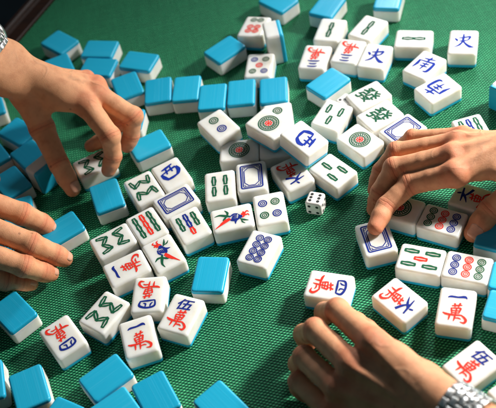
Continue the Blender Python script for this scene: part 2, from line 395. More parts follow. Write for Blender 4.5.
def dragon_frame():
    b = Mark()
    def octo(hx, hy, c): return [(hx-c, hy), (-hx+c, hy), (-hx, hy-c), (-hx, -hy+c), (-hx+c, -hy), (hx-c, -hy), (hx, -hy+c), (hx, hy-c)]
    b.stroke(rrect(.345, .50, .05, 3), .052, True); b.stroke(rrect(.285, .44, .04, 3), .030, True)
    b.stroke(octo(.235, .39, .13), .036, True)
    for sx in (1, -1):
        for sy in (1, -1):
            b.stroke([(sx*.27, sy*.35), (sx*.22, sy*.37), (sx*.20, sy*.425)], .018); b.stroke([(sx*.28, sy*.30), (sx*.28, sy*.43), (sx*.19, sy*.43)], .016)
    return marks(navy=('blue_frame_border', b))
def bird():
    g, r, b = Mark(), Mark(), Mark()
    # x runs across the tile, y towards its head end
    b.stroke([(-.10, .22), (.03, .24), (.12, .12), (.10, -.02), (.0, -.10)], [.03, .07, .08, .07, .03]); b.stroke([(-.12, .20), (-.13, .06), (-.04, -.08)], [.03, .06, .03])
    for k in range(4): b.stroke([(-.09+.05*k, .18-.01*k), (-.06+.045*k, .02-.02*k)], [.03, .045, .02])
    b.stroke([(.08, .18), (.16, .10), (.28, .08)], [.06, .08, .015]); b.disc(.02, .26, .07, 18)
    r.stroke([(-.16, .36), (-.06, .41), (.04, .36), (.06, .28)], [.05, .075, .06, .03]); r.stroke([(-.10, .43), (-.16, .50), (-.10, .55)], [.05, .05, .02]); r.stroke([(.0, .43), (-.02, .51), (.05, .55)], [.05, .05, .02]); r.disc(-.06, .34, .05, 14)
    r.stroke([(.04, -.05), (.10, -.20), (.20, -.38), (.33, -.58)], [.06, .10, .075, .012]); r.stroke([(.0, -.08), (.05, -.22), (.16, -.40)], [.04, .06, .012])
    g.stroke([(-.06, -.04), (-.13, -.20), (-.20, -.38), (-.17, -.55)], [.05, .10, .07, .012]); g.stroke([(-.10, -.16), (.02, -.26), (.16, -.28)], [.05, .08, .015])
    g.stroke([(-.12, -.14), (-.24, -.12), (-.36, -.20)], [.05, .08, .015]); g.stroke([(.10, .24), (.18, .36), (.24, .50)], [.025, .07, .015]); g.stroke([(.13, .28), (.25, .30), (.33, .38)], [.025, .05, .015])
    return marks(navy=('blue_bird_body', b), red=('red_crest_and_tail', r), green=('green_wings', g))
def fa():
    g = Mark(); g.glyph('發', 0, 0, .74, .16, .018, .95, .04); return marks(green=('green_character', g))
rows3 = (.36, 0, -.36)
MK = {
 'w1': wan('一'), 'w3': wan('三'), 'w4': wan('四'), 'w5': wan('伍'), 'w6': wan('六'),
 'xi': wind('xi'), 'nan': wind('nan'), 'dong': wind('dong'), 'fa': fa(), 'frame': dragon_frame(), 'bird': bird(), 'd1': one_dot(), 'b8': eight_bamboo(),
 'd2': dots([('green', 0, .28, .17), ('navy', 0, -.24, .17)]),
 'd4': dots([('navy', -.2, .25, .145), ('green', .2, .25, .145), ('green', -.2, -.25, .145), ('navy', .2, -.25, .145)]),
 'd5': dots([('navy', -.21, .32, .13), ('green', .21, .32, .13), ('red', 0, 0, .13), ('green', -.21, -.32, .13), ('navy', .21, -.32, .13)]),
 'd6': dots([('green', x, .42, .13) for x in (-.14, .14)]+[('red', x, y, .13) for x in (-.14, .14) for y in (-.02, -.29)]),
 'd8': dots([('navy', x, y, .128) for x in (-.135, .135) for y in (.39, .13, -.13, -.39)]),
 'd9a': dots([(c, x, y, .125) for c, y in zip(('green', 'red', 'navy'), rows3) for x in (-.255, 0, .255)]),
 'd9b': dots([(c, x, y, .125) for c, y in zip(('navy', 'red', 'green'), rows3) for x in (-.255, 0, .255)]),
 'b2': sticks([('green', 0, .21, .38), ('green', 0, -.21, .38)], 1.12),
 'b3': sticks([('green', 0, .27, .38), ('green', -.22, -.22, .38), ('green', .22, -.22, .38)]),
 'b4': sticks([('green', x, y, .38) for x in (-.19, .19) for y in (.23, -.23)]),
 'b5': sticks([('green', x, y, .40) for x in (-.24, .24) for y in (.31, -.31)]+[('red', 0, 0, .36)]),
 'b7': sticks([('green', x, y, .29) for x in (-.25, .25) for y in (.30, .0)]+[('navy', 0, .34, .29), ('navy', 0, .04, .29), ('red', 0, -.28, .29)]),
 'b9': sticks([(c, x, y, .31) for c, x in (('green', -.25), ('red', 0), ('green', .25)) for y in (.34, .02, -.30)]),
 'b9b': sticks([(c, x, y, .31) for c, x in (('green', -.25), ('navy', 0), ('green', .25)) for y in (.34, .02, -.30)]),
}

# ------------------------------------------------------------------ tiles
GUP, GDN = 'ivory tiles lying face up', 'tiles lying face down with blue backs up'
def tile(up, mark, label, x, y, z, yaw, tx, ty):
    t = empty('mahjong_tile'); t.rotation_mode = 'XYZ'
    t.matrix_world = Matrix.Translation((x, y, z)) @ Matrix.Translation((0, 0, TH/2)) @ (Matrix.Rotation(yaw, 4, 'Z') @ Matrix.Rotation(tx, 4, 'X') @ Matrix.Rotation(ty, 4, 'Y')) @ Matrix.Translation((0, 0, -TH/2))
    tag(t, label, 'mahjong tile', GUP if up else GDN)
    a, b = ME_UP if up else ME_DN
    link('ivory_body', a, t); link('blue_back', b, t)
    if up and mark:
        for nm, me in MK[mark]: link(nm, me, t)
    return t
TILES = [
 (True, 'w4', 'red and blue four character tile alone on the cloth at lower left, read upside down', -6.2073, 16.8797, 0.0000, -2.7013, 0.0000, 0.0000),
 (True, 'b8', 'green zigzag bamboo tile turned corner first, left of the nearest one character tile', -4.9098, 17.3943, 0.0000, 2.3547, 0.0000, 0.0000),
 (True, 'w1', 'upright one character tile at lower left, immediately left of the five character tile', -3.9777, 16.2374, 0.0000, 0.0892, 0.0000, 0.0000),
 (True, 'w4', 'upside down four character tile touching the back of the five character tile at lower centre', -3.5261, 17.6523, 0.0000, 2.9378, 0.0000, 0.0000),
 (True, 'w5', 'five character tile turned slightly right, lower centre left beside a blue backed tile', -2.6655, 16.6502, 0.0000, -0.5710, 0.0000, 0.0000),
 (True, 'w1', 'one character tile lying sideways between a zigzag bamboo tile and the bird tile', -4.0923, 18.8637, 0.0000, 1.8420, 0.0000, 0.0000),
 (True, 'bird', 'bird tile with its red tail pointing right, below the nine bamboo sticks tile', -2.8979, 19.0860, 0.0000, 0.2996, 0.0000, 0.0000),
 (True, 'b9', 'tile of nine sticks in green, red and green columns beside the zigzag bamboo tile', -3.2984, 20.3933, 0.0000, 0.3276, 0.0000, 0.0000),
 (True, 'b7', 'tile of seven sticks with two blue and one red stick in its middle column', -1.9391, 19.9704, 0.0000, 0.2700, 0.0000, 0.0000),
 (True, 'b8', 'zigzag bamboo tile on its side at the left end of the face up cluster', -4.4274, 20.0869, 0.0000, 1.8837, 0.0000, 0.0000),
 (True, 'frame', 'empty blue frame tile in the left cluster, behind the seven sticks tile', -2.2426, 21.1331, 0.0000, 1.9117, 0.0000, 0.0000),
 (True, 'b8', 'zigzag bamboo tile directly left of the lone blue wind tile of the left cluster', -3.2255, 22.0533, 0.0000, 0.3020, 0.0000, 0.0000),
 (True, 'xi', 'blue wind tile in the left cluster, behind the tilted empty blue frame tile', -2.2410, 22.3853, 0.0000, 0.3120, 0.0000, 0.0000),
 (True, 'b4', 'tile of four green sticks left of an upright empty blue frame tile', -0.7483, 21.3185, 0.0000, -0.1224, 0.0000, 0.0000),
 (True, 'frame', 'empty blue frame tile standing upright between four green sticks and the six character tile', 0.3216, 21.3893, 0.0000, -0.1183, 0.0000, 0.0000),
 (True, 'd4', 'tile of two blue and two green dots left of the white die', 0.6350, 19.8449, 0.0000, -0.0635, 0.0000, 0.0000),
 (True, 'bird', 'bird tile lying sideways in front of the four green sticks tile', -0.5893, 19.8278, 0.0000, -1.6001, 0.0000, 0.0000),
 (True, 'd8', 'tile of eight blue dots alone in the middle of the cloth', 0.0017, 18.3552, 0.0000, -0.5970, 0.0000, 0.0000),
 (True, 'w6', 'six character tile in shade under the edge of the tilted blue wind tile', 1.6173, 21.1071, 0.0000, -2.8679, 0.0000, 0.0000),
 (True, 'b3', 'three green sticks tile partly under the tilted blue wind tile, behind the die', 2.8968, 20.7998, 0.0000, 0.5240, 0.0000, 0.0000),
 (True, 'xi', 'blue wind tile resting tilted on top of the six character and three sticks tiles', 2.2206, 21.8112, 0.7678, -2.5983, -0.1319, -0.0802),
 (True, 'd1', 'green wheel dot tile with red centre resting on top of other tiles', 1.2860, 22.9234, 0.6800, 0.6306, 0.0240, 0.0042),
 (True, 'd1', 'shaded green wheel dot tile partly covered by the leaning two dot tile', 0.1397, 22.7186, 0.0000, 1.3635, 0.0000, 0.0000),
 (True, 'd2', 'tile of one green and one blue dot leaning on its neighbour', -0.3450, 23.8400, 0.3000, 0.4150, 0.0000, -0.0300),
 (True, 'd2', 'dot tile mostly hidden behind the raised green wheel tile, in front of blue backs', 1.7127, 23.8713, 0.0000, -0.1228, 0.0000, 0.0000),
 (True, 'd5', 'five dot tile behind the row of blue backed tiles', 1.5872, 26.7526, 0.0000, -0.3002, 0.0000, 0.0000),
 (True, 'd6', 'six dot tile with four red dots, behind a tile that stands on end', 1.8069, 28.9279, 0.0721, -0.4872, -0.0685, -0.0358),
 (True, 'b2', 'two green sticks tile at the top, left one of the upright pair', 4.4786, 27.7672, 0.0000, -0.4913, 0.0000, 0.0000),
 (True, 'b2', 'two green sticks tile at the top, right one of the upright pair', 5.8159, 27.3506, 0.0000, -0.8053, 0.0000, 0.0000),
 (True, 'dong', 'blue wind tile alone at upper right, farthest right of the face up tiles', 8.7426, 25.3575, 0.0000, -0.4001, 0.0000, 0.0000),
 (True, 'w3', 'upside down three character tile behind a pale blue backed tile, left of its twin', 3.6027, 26.4624, 0.0000, 2.6940, 0.0000, 0.0000),
 (True, 'w3', 'upside down three character tile touching the blue east wind tile on its right', 4.8134, 26.3325, 0.0000, 2.5849, 0.0000, 0.0000),
 (True, 'dong', 'blue east wind tile between the three character tile and a green character tile', 5.6386, 25.7247, 0.0000, -0.5518, 0.0000, 0.0000),
 (True, 'b2', 'two green sticks tile lying sideways at upper right', 7.1865, 26.1583, 0.0000, 1.1664, 0.0000, 0.0000),
 (True, 'nan', 'blue wind tile between the sideways two sticks tile and another blue wind tile', 7.1190, 24.6593, 0.0000, -0.9276, 0.0000, 0.0000),
 (True, 'nan', 'blue wind tile nearest the camera of the upper right group, on bright cloth', 7.1901, 23.3806, 0.0000, 1.9127, 0.0000, 0.0000),
 (True, 'fa', 'green character tile, the farther one of the two side by side', 4.8866, 23.8267, 0.0000, -1.2594, 0.0000, 0.0000),
 (True, 'fa', 'green character tile, the nearer one touching the blue frame tile', 4.9936, 22.7587, 0.0000, -1.2193, 0.0000, 0.0000),
 (True, 'frame', 'empty blue frame tile just behind the right hand knuckles', 5.5132, 21.8364, 0.0000, -1.1411, 0.0000, 0.0000),
 (True, 'b3', 'three green sticks tile tilted between a blue backed tile and a green wheel tile', 3.4416, 23.2559, 0.0700, 2.4654, 0.0106, -0.1123),
 (True, 'd1', 'green wheel dot tile with red centre flat on the cloth right of the wind tile', 4.0672, 21.8517, 0.0000, 0.5028, 0.0000, 0.0000),
 (True, 'b9b', 'stick tile with green and blue sticks half hidden behind the right hand', 7.6121, 21.0742, 0.0000, 0.0397, 0.0000, 0.0000),
 (True, 'frame', 'empty blue frame tile pressed by the index finger of the right hand', 3.4802, 17.7073, 0.0000, 0.0050, 0.0000, 0.0000),
 (True, 'd9a', 'nine dot tile with green, red and blue rows held beside the thumb', 5.5342, 17.7516, 0.0000, 0.9047, 0.0000, 0.0000),
 (True, 'b5', 'five sticks tile with a red middle stick at right', 4.4961, 16.5298, 0.0000, 1.0419, 0.0000, 0.0000),
 (True, 'd9b', 'nine dot tile with blue, red and green rows right of the five sticks tile', 5.6633, 15.8616, 0.0000, 1.0277, 0.0000, 0.0000),
 (True, 'w6', 'six character tile lying askew left of the right hand one character tile', 3.5126, 15.3366, 0.0000, -2.6428, 0.0000, 0.0000),
 (True, 'w1', 'upright one character tile at right below the nine dot tile', 4.9225, 14.6301, 0.0000, -0.4526, 0.0000, 0.0000),
 (True, 'w5', 'five character tile at lower right beside the steel watch bracelet', 4.7557, 12.7788, 0.0000, -1.1400, 0.0000, 0.0000),
 (True, 'w4', 'four character tile lying sideways under the fingers of the lower right hand', 1.7152, 16.3788, 0.0000, -2.0518, 0.0000, 0.0000),
 (True, 'w1', 'ivory tile cut off by the bottom right corner beside the watch bracelet', 5.5235, 11.4973, 0.0000, 0.3841, 0.0000, 0.0000),
 (True, 'b8', 'zigzag bamboo tile being picked up by the upper left hand', -4.7934, 23.7672, 0.0000, 1.8657, -0.0000, 0.0000),
 (False, None, 'blue backed tile farthest back at upper left near the wooden table edge', -5.7168, 31.0356, 0.0000, 0.6623, 0.0000, 0.0000),
 (False, None, 'blue backed tile half hidden behind the upper left hand, in front of the farthest one', -5.7871, 29.5071, 0.0000, 0.2160, 0.0000, 0.0000),
 (False, None, 'blue backed tile behind another in the back pair at upper left', -4.1611, 29.9841, 0.0000, 1.1693, -0.0000, 0.0000),
 (False, None, 'blue backed tile in front of the back pair, just above the hand knuckles', -4.2988, 28.9133, 0.0000, 1.1469, -0.0000, 0.0000),
 (False, None, 'blue backed tile at the right end of the back group at upper left', -2.7327, 28.6728, 0.0000, 1.0320, -0.0000, 0.0000),
 (False, None, 'blue backed tile at the left end of the long curved row, beside the hand', -3.2976, 27.4332, 0.0000, 0.1683, 0.0000, 0.0000),
 (False, None, 'second blue backed tile from the left in the long curved row', -2.2062, 26.7510, 0.0000, -0.1281, 0.0000, 0.0000),
 (False, None, 'third blue backed tile from the left in the long curved row', -1.1809, 26.4770, 0.0000, -0.2227, 0.0000, 0.0000),
 (False, None, 'blue backed tile in the curved row behind the two dot tile', -0.3343, 25.6981, 0.0000, -0.2240, 0.0000, 0.0000),
 (False, None, 'blue backed tile in the curved row directly in front of the five dot tile', 0.6991, 25.5604, 0.0000, -0.2065, 0.0000, 0.0000),
 (False, None, 'blue backed tile at the right end of the curved row', 1.8193, 25.2607, 0.0000, -0.1851, 0.0000, 0.0000),
 (False, None, 'lone blue backed tile behind the curved row, left of the six dot tile', 0.5065, 28.1490, 0.0000, 2.0823, -0.0000, 0.0000),
 (False, None, 'shaded blue backed tile at the top edge behind the tile standing on end', 3.0062, 30.2791, 0.0000, 0.5886, -0.0000, 0.0000),
 (False, None, 'shaded blue backed tile at the top edge behind the two sticks tiles', 4.7249, 29.2442, 0.0000, -0.7078, 0.0000, 0.0000),
 (False, None, 'shaded blue backed tile at the top edge, rightmost of the three there', 7.0074, 28.8027, 0.0000, -0.4415, 0.0000, 0.0000),
 (False, None, 'pale lit blue backed tile amid face up tiles at upper centre', 3.7330, 24.9711, 0.0000, 2.0986, -0.0000, 0.0000),
 (False, None, 'blue backed tile right of the upper left hand, behind the left cluster wind tile', -2.8377, 24.0448, 0.0000, 1.8507, -0.0000, 0.0000),
 (False, None, 'blue backed tile in front of the tile being picked up, left of the zigzag tiles', -4.4806, 22.1225, 0.0000, 0.1580, 0.0000, 0.0000),
 (False, None, 'blue backed tile touched by the fingertips of the lower left hand', -6.0683, 21.1267, 0.0000, 1.9856, -0.0000, 0.0000),
 (False, None, 'lone blue backed tile in the centre, between the bird tiles and the five character tile', -1.6024, 17.8531, 0.0000, -0.3226, 0.0000, 0.0000),
 (False, None, 'blue backed tile at the left edge below the lower left hand', -7.6970, 18.2506, 0.0000, 0.5603, 0.0000, 0.0000),
 (False, None, 'blue backed tile at bottom left below the lone four character tile', -7.2458, 15.4045, 0.0000, 0.2032, 0.0000, 0.0000),
 (False, None, 'blue backed tile at the bottom, rearmost of the touching pair', -5.0336, 15.1385, 0.0000, 2.0503, -0.0000, 0.0000),
 (False, None, 'blue backed tile at the bottom edge, front one of the touching pair', -4.9315, 14.0127, 0.0000, 2.0053, -0.0000, 0.0000),
 (False, None, 'blue backed tile at the bottom below the one character tile', -3.6991, 14.1724, 0.0000, 0.2984, 0.0000, 0.0000),
 (False, None, 'blue backed tile at the bottom edge on open cloth, rightmost of the bottom row', -1.9830, 13.3840, 0.0000, 0.5272, 0.0000, 0.0000),
 (False, None, 'blue backed tile cut by the bottom edge, between two others at bottom left', -6.4504, 14.0994, 0.0000, -0.6688, 0.0000, 0.0000),
 (False, None, 'blue backed tile cut by the left edge near the bottom left corner', -8.4813, 15.9398, 0.0000, 0.0913, 0.0000, 0.0000),
 (False, None, 'blue backed tile cut by the right edge beside the one character tile', 6.2980, 14.1910, 0.0000, 0.9863, -0.0000, 0.0000),
 (False, None, 'blue backed tile at the left edge under the forearm, with its lit ivory end', -8.5081, 28.1977, 0.0000, 0.1803, 0.0000, 0.0000),
 (False, None, 'dark shaded blue backed tile close under the upper left hand beside the forearm', -7.4317, 26.3592, 0.0000, 0.7086, 0.0000, 0.0000),
 (False, None, 'dark shaded blue backed tile leaning above the tile that stands on its side', -7.0259, 24.9683, 0.0000, 0.5333, 0.0000, 0.0000),
 (False, None, 'blue backed tile at the left edge, half lit, behind the lower left fingers', -7.7258, 23.8463, 0.0000, 0.4735, 0.0000, 0.0000),
 (False, None, 'blue backed tile peeking out over the lower left index finger', -7.4863, 22.3322, 0.0000, 0.0444, 0.0000, 0.0000),
 (True, 'd1', 'shaded dot tile under the right hand left of the nine dot tile', 4.4813, 18.6128, 0.0000, 0.9047, 0.0000, 0.0000),
 (True, 'w6', 'dark shaded tile under the right hand behind the nine dot tile', 6.6978, 18.2866, 0.0000, 0.8349, 0.0000, 0.0000),
 (True, 'b2', 'shaded tile almost covered by the raised green wheel dot tile', 1.4569, 22.4703, 0.0000, 1.3963, 0.0000, 0.0000),
 (False, None, 'shaded blue backed tile cut by the left edge beneath the forearm shadow', -8.4322, 25.4801, 0.0000, 0.4363, 0.0000, 0.0000),
 (False, None, 'ivory and blue tile glimpsed between the fingers of the lower left hand', -7.8927, 20.6948, 0.0000, -0.5236, 0.0000, 0.0000),
 (False, None, 'blue backed tile hidden under the palm of the lower right hand', 1.1216, 12.9586, 0.0000, 0.6981, 0.0000, 0.0000),
 (False, None, 'blue backed tile cut by the right edge beside the right thumb', 6.9035, 16.6255, 0.0000, 0.9599, 0.0000, 0.0000),
 (False, None, 'blue backed tile cut by the right edge behind the nine dot tile', 6.7732, 15.1169, 0.0000, 1.0472, 0.0000, 0.0000),
 (False, None, 'blue backed tile mostly hidden behind the knuckles of the upper left hand', -4.4000, 27.3041, 0.0000, 0.3491, 0.0000, 0.0000),
 (True, None, 'ivory tile standing on end with its blue back facing right, beside the six dot tile', 2.3811, 27.7963, 0.3335, -1.6095, 1.5708, 0.0000),
 (True, None, 'tile standing on its side in shade, blue back towards the camera, behind the thumb', -6.4133, 24.1210, 0.1700, -0.9200, 0.0000, -1.5708),
 (True, None, 'tile standing on its side at the right edge with its dark blue back turned left', 9.2971, 22.1649, 0.1700, 3.7525, 0.0000, -1.5708),
 (False, None, 'blue backed tile behind the bent middle finger of the upper left hand', -3.5326, 25.6155, 0.0000, 1.2915, 0.0000, 0.0000),
]
for row in TILES: tile(*row)

KAZ, KEL, KD, KSIZE, KPOW, KSPREAD = 14, 33, 42, 5.7, 3.95, 56   # window light: bearing, elevation, distance, size, watts
KTGT = (4.5, 16.5, 0)
WORLD, EXPO, FOCUS, FSTOP = .072, 0.0, 29.0, 7.0
W4OFF, W4TILT, W1OFF, W1TILT = .60, (0, 0, 0), 1.2, (.25, .35, 0)
DIEX, DIEY = 2.10, 19.93
# ------------------------------------------------------------------ the die
DIE = .54
def make_die(x, y, yaw, label, top, left, right):
    t = empty('die', (x, y, 0), (0, 0, yaw)); tag(t, label, 'die', 'small white dice')
    v, f = loft(arc_profile(0, DIE, .07, .07, 5), DIE/2, DIE/2, .085)
    mesh_obj('die_body', v, f, M['die'], t)
    g = .13
    lay = {1: [(0, 0)], 2: [(-g, g), (g, -g)], 3: [(-g, g), (0, 0), (g, -g)], 4: [(a, b) for a in (-g, g) for b in (-g, g)],
           5: [(a, b) for a in (-g, g) for b in (-g, g)]+[(0, 0)], 6: [(a, b) for a in (-g, g) for b in (-g, 0, g)]}
    vs, fs = [], []
    def pip(c, u, w, n, r=.052):
        b = len(vs); k = 14
        for i in range(k):
            a = 2*math.pi*i/k; vs.append(c+u*r*math.cos(a)+w*r*math.sin(a)+n*.003)
        fs.append(tuple(range(b, b+k)))
    X, Y, Z = Vector((1, 0, 0)), Vector((0, 1, 0)), Vector((0, 0, 1)); C = Vector((0, 0, DIE/2)); h = DIE/2
    for num, n, u, w in ((top, Z, X, Y), (left, -Y, X, Z), (right, X, Y, Z), (7-left, Y, -X, Z), (7-right, -X, -Y, Z)):
        for a, b in lay[num]: pip(C+n*h+u*a+w*b, u, w, n)
    mesh_obj('pips', vs, fs, M['black'], t, smooth=False)
    return t
make_die(DIEX, DIEY, math.radians(-30), 'small white die with black pips alone on the green cloth', 6, 4, 5)
make_die(4.12, 24.02, math.radians(32), 'small white die wedged behind the tilted three sticks tile beside a pale blue back', 3, 5, 6)

# ------------------------------------------------------------------ hands
HANDS = {
 'H1': dict(fingers=dict(index=[(-4.451, 24.570, 2.600, 0.400), (-3.876, 23.357, 2.050, 0.335), (-3.975, 23.191, 1.300, 0.285), (-4.280, 23.065, 0.850, 0.245)], middle=[(-4.049, 24.942, 2.600, 0.370), (-3.080, 24.269, 1.850, 0.335), (-3.305, 24.161, 1.150, 0.285), (-3.564, 24.059, 0.800, 0.240)], ring=[(-4.085, 25.556, 2.450, 0.340), (-3.608, 24.505, 1.550, 0.300), (-4.218, 24.488, 1.000, 0.260), (-4.847, 24.694, 0.620, 0.230)], pinky=[(-4.463, 26.323, 2.200, 0.310), (-3.958, 25.866, 1.300, 0.260), (-4.108, 25.719, 0.800, 0.230), (-4.485, 25.912, 0.450, 0.200)], thumb=[(-6.358, 25.227, 3.000, 0.460), (-6.199, 24.797, 1.850, 0.410), (-5.873, 23.605, 1.150, 0.345), (-5.649, 22.998, 0.450, 0.270)]),
   wrist=[(-6.512, 25.726, 4.300, 0.500), (-6.706, 25.071, 3.950, 0.520)], elbow=[(-8.334, 25.660, 6.600, 0.700), (-8.517, 24.656, 6.400, 0.750)]),
 'H2': dict(fingers=dict(index=[(-8.053, 21.658, 2.200, 0.380), (-7.066, 21.354, 1.500, 0.365), (-6.657, 21.422, 0.850, 0.320), (-6.457, 21.309, 0.550, 0.250)], middle=[(-8.114, 20.601, 2.250, 0.380), (-6.799, 19.989, 1.500, 0.370), (-6.292, 19.993, 0.800, 0.325), (-6.048, 19.952, 0.500, 0.260)], ring=[(-8.288, 19.798, 2.000, 0.360), (-7.116, 19.395, 1.250, 0.345), (-6.759, 19.498, 0.700, 0.310), (-6.527, 19.544, 0.420, 0.245)], pinky=[(-8.658, 19.354, 1.500, 0.320), (-7.827, 19.346, 0.850, 0.300), (-7.421, 19.372, 0.550, 0.250), (-7.184, 19.393, 0.350, 0.215)], thumb=[(-10.365, 23.476, 2.300, 0.500), (-9.545, 24.417, 1.500, 0.420), (-8.875, 24.678, 0.700, 0.350), (-8.193, 24.043, 0.400, 0.280)]),
   wrist=[(-10.754, 22.379, 3.100, 0.550), (-10.798, 21.066, 2.900, 0.500)], elbow=[(-14.714, 23.351, 4.400, 0.750), (-14.528, 21.745, 4.200, 0.700)]),
 'H3': dict(fingers=dict(index=[(6.128, 18.364, 1.850, 0.380), (4.901, 18.883, 1.300, 0.335), (4.039, 18.532, 0.980, 0.295), (3.541, 17.931, 0.860, 0.250)], middle=[(6.273, 18.988, 1.950, 0.380), (4.626, 19.533, 1.400, 0.345), (4.043, 19.250, 0.850, 0.295), (3.777, 19.016, 0.400, 0.250)], ring=[(6.586, 19.558, 1.850, 0.360), (4.901, 20.282, 1.300, 0.320), (4.319, 20.139, 0.800, 0.280), (4.004, 19.793, 0.380, 0.240)], pinky=[(6.917, 19.977, 1.600, 0.320), (5.608, 20.949, 1.050, 0.275), (5.123, 21.036, 0.650, 0.245), (4.836, 21.013, 0.350, 0.210)], thumb=[(8.326, 17.173, 1.800, 0.500), (7.700, 17.562, 1.350, 0.420), (6.951, 17.528, 0.850, 0.365), (6.288, 17.135, 0.480, 0.290)]),
   wrist=[(9.292, 19.280, 2.100, 0.550), (8.815, 17.686, 1.950, 0.560)], elbow=[(13.500, 19.762, 2.600, 0.800), (12.915, 17.914, 2.400, 0.800)]),
 'H4': dict(fingers=dict(index=[(2.251, 13.058, 2.350, 0.370), (1.663, 14.720, 1.700, 0.330), (1.365, 15.314, 0.950, 0.285), (1.330, 15.505, 0.450, 0.250)], middle=[(1.589, 12.799, 2.050, 0.365), (0.954, 14.363, 1.550, 0.330), (0.643, 14.834, 0.850, 0.285), (0.700, 14.813, 0.400, 0.250)], ring=[(1.131, 12.482, 1.600, 0.345), (0.495, 13.846, 1.200, 0.310), (0.308, 14.057, 0.650, 0.285), (0.425, 13.984, 0.350, 0.240)], pinky=[(0.812, 12.120, 1.100, 0.310), (0.187, 13.386, 0.850, 0.262), (0.158, 13.449, 0.500, 0.250), (0.291, 13.278, 0.300, 0.210)], thumb=[(3.239, 11.921, 1.800, 0.450), (2.753, 13.168, 1.300, 0.380), (2.308, 14.450, 0.850, 0.330), (1.980, 15.277, 0.500, 0.270)]),
   wrist=[(3.524, 10.836, 2.250, 0.500), (2.989, 10.820, 1.350, 0.520)], elbow=[(5.968, 7.840, 2.600, 0.800), (5.213, 7.288, 1.900, 0.800)]),
}
def build_field(h, cell=.042):
    """signed distance of one continuous hand and forearm on a grid"""
    prims = []
    W = [np.array(p) for p in h['wrist']]; E = [np.array(p) for p in h['elbow']]
    F = {k: [np.array(p) for p in c] for k, c in h['fingers'].items()}
    wc = (W[0][:3]+W[1][:3])/2
    order = ['index', 'middle', 'ring', 'pinky']
    # the side of the back of the hand
    mc = sum(F[k][0][:3] for k in order)/4
    across = F['pinky'][0][:3]-F['index'][0][:3]; along = mc-wc
    nrm = np.cross(along, across); nrm /= np.linalg.norm(nrm)
    pip = sum(F[k][1][:3]-F[k][0][:3] for k in order)/4; tip = sum(F[k][3][:3] for k in order)/4
    if np.dot(tip-mc, nrm) > 0: nrm = -nrm
    allp = np.array([p for c in F.values() for p in c]+W)
    lo = allp[:, :3].min(0)-.75; hi = allp[:, :3].max(0)+.75
    # let the forearm run out of the box a little
    dirE = (sum(e[:3] for e in E)/2-wc); dirE /= np.linalg.norm(dirE)
    ext = wc+dirE*h.get('reach', 2.2)
    lo = np.minimum(lo, ext-.9); hi = np.maximum(hi, ext+.9)
    ax = [np.arange(lo[i], hi[i]+cell, cell, dtype=np.float32) for i in range(3)]
    G = np.meshgrid(*ax, indexing='ij')
    def cone(a, b):
        a, b = np.asarray(a, np.float32), np.asarray(b, np.float32); ba = b[:3]-a[:3]; L2 = max(float(ba@ba), 1e-9)
        px, py, pz = G[0]-a[0], G[1]-a[1], G[2]-a[2]
        t = np.clip((px*ba[0]+py*ba[1]+pz*ba[2])/L2, 0, 1)
        d = np.sqrt((px-t*ba[0])**2+(py-t*ba[1])**2+(pz-t*ba[2])**2)
        return d-(a[3]+(b[3]-a[3])*t)
    def ball(c, r): return np.sqrt((G[0]-c[0])**2+(G[1]-c[1])**2+(G[2]-c[2])**2)-r
    def smin(a, b, k):
        q = np.clip(.5+.5*(b-a)/k, 0, 1); return b+(a-b)*q-k*q*(1-q)
    def lerp(a, b, t): return a+(b-a)*t
    # palm
    palm = None
    for i, k in enumerate(order):
        m = F[k][0]; w = lerp(W[0], W[1], i/3.0).copy(); w[3] = .44
        mm = m.copy(); mm[:3] -= nrm*.06
        d = cone(w, mm); palm = d if palm is None else smin(palm, d, .30)
        # the fleshy inside of the palm
        lowm = m.copy(); lowm[:3] = lerp(m[:3], w[:3], .25)-nrm*.28; lowm[3] *= .95
        loww = w.copy(); loww[:3] = lerp(w[:3], m[:3], .22)-nrm*.22; loww[3] = .42
        palm = smin(palm, cone(lowm, loww), .30)
    arm = None
    for i in range(2):
        e = E[i].copy(); d = cone(W[i], e); arm = d if arm is None else smin(arm, d, .45)
    mid = lerp(W[0], W[1], .5); eme = lerp(E[0], E[1], .5)
    arm = smin(arm, cone(np.r_[mid[:3], mid[3]*1.02], eme), .35)
    palm = smin(palm, arm, .38)
    # thumb and the web to the index finger
    T = F['thumb']
    th = smin(cone(T[0], T[1]), cone(T[1], T[2]), .12)
    tmid = lerp(T[2], T[3], .55); tmid[3] = max(T[2][3], T[3][3])*.96
    th = smin(th, smin(cone(T[2], tmid), cone(tmid, T[3]), .08), .08)
    th = smin(th, ball(T[1][:3], T[1][3]*1.03), .12)
    wr = W[0].copy(); wr[3] = .46
    palm = smin(palm, cone(wr, T[0]), .35)
    web = cone(np.r_[lerp(T[0], T[1], .65)[:3], .26], np.r_[lerp(F['index'][0], W[0], .30)[:3]-nrm*.15, .26])
    palm = smin(palm, web, .35)
    palm = smin(palm, th, .24)
    # fingers
    fin = None
    for k in order:
        a, b, c, e = F[k]
        d = None
        def shaft(p, q, w):
            m = lerp(p, q, .5); m[3] = (p[3]+q[3])/2*w
            return smin(cone(p, m), cone(m, q), .05)
        d = smin(shaft(a, b, .95), shaft(b, c, .95), .07)
        cm = lerp(c, e, .5); cm[3] = c[3]*.97
        d = smin(d, smin(cone(c, cm), cone(cm, e), .06), .06)
        back = b[:3]-a[:3]; up = nrm
        v = (a[:3]-b[:3])/np.linalg.norm(a[:3]-b[:3])+(c[:3]-b[:3])/np.linalg.norm(c[:3]-b[:3]); v = -v/(np.linalg.norm(v)+1e-6)
        d = smin(d, ball(b[:3]+v*b[3]*.16, b[3]*.95), .10)
        fin = d if fin is None else np.minimum(fin, smin(fin, d, .035))
        # knuckle and the tendon that runs up to it
        palm = smin(palm, ball(a[:3]+nrm*a[3]*.18, a[3]*.88), .16)
        wn = lerp(W[0], W[1], .25+.5*order.index(k)/3.0)
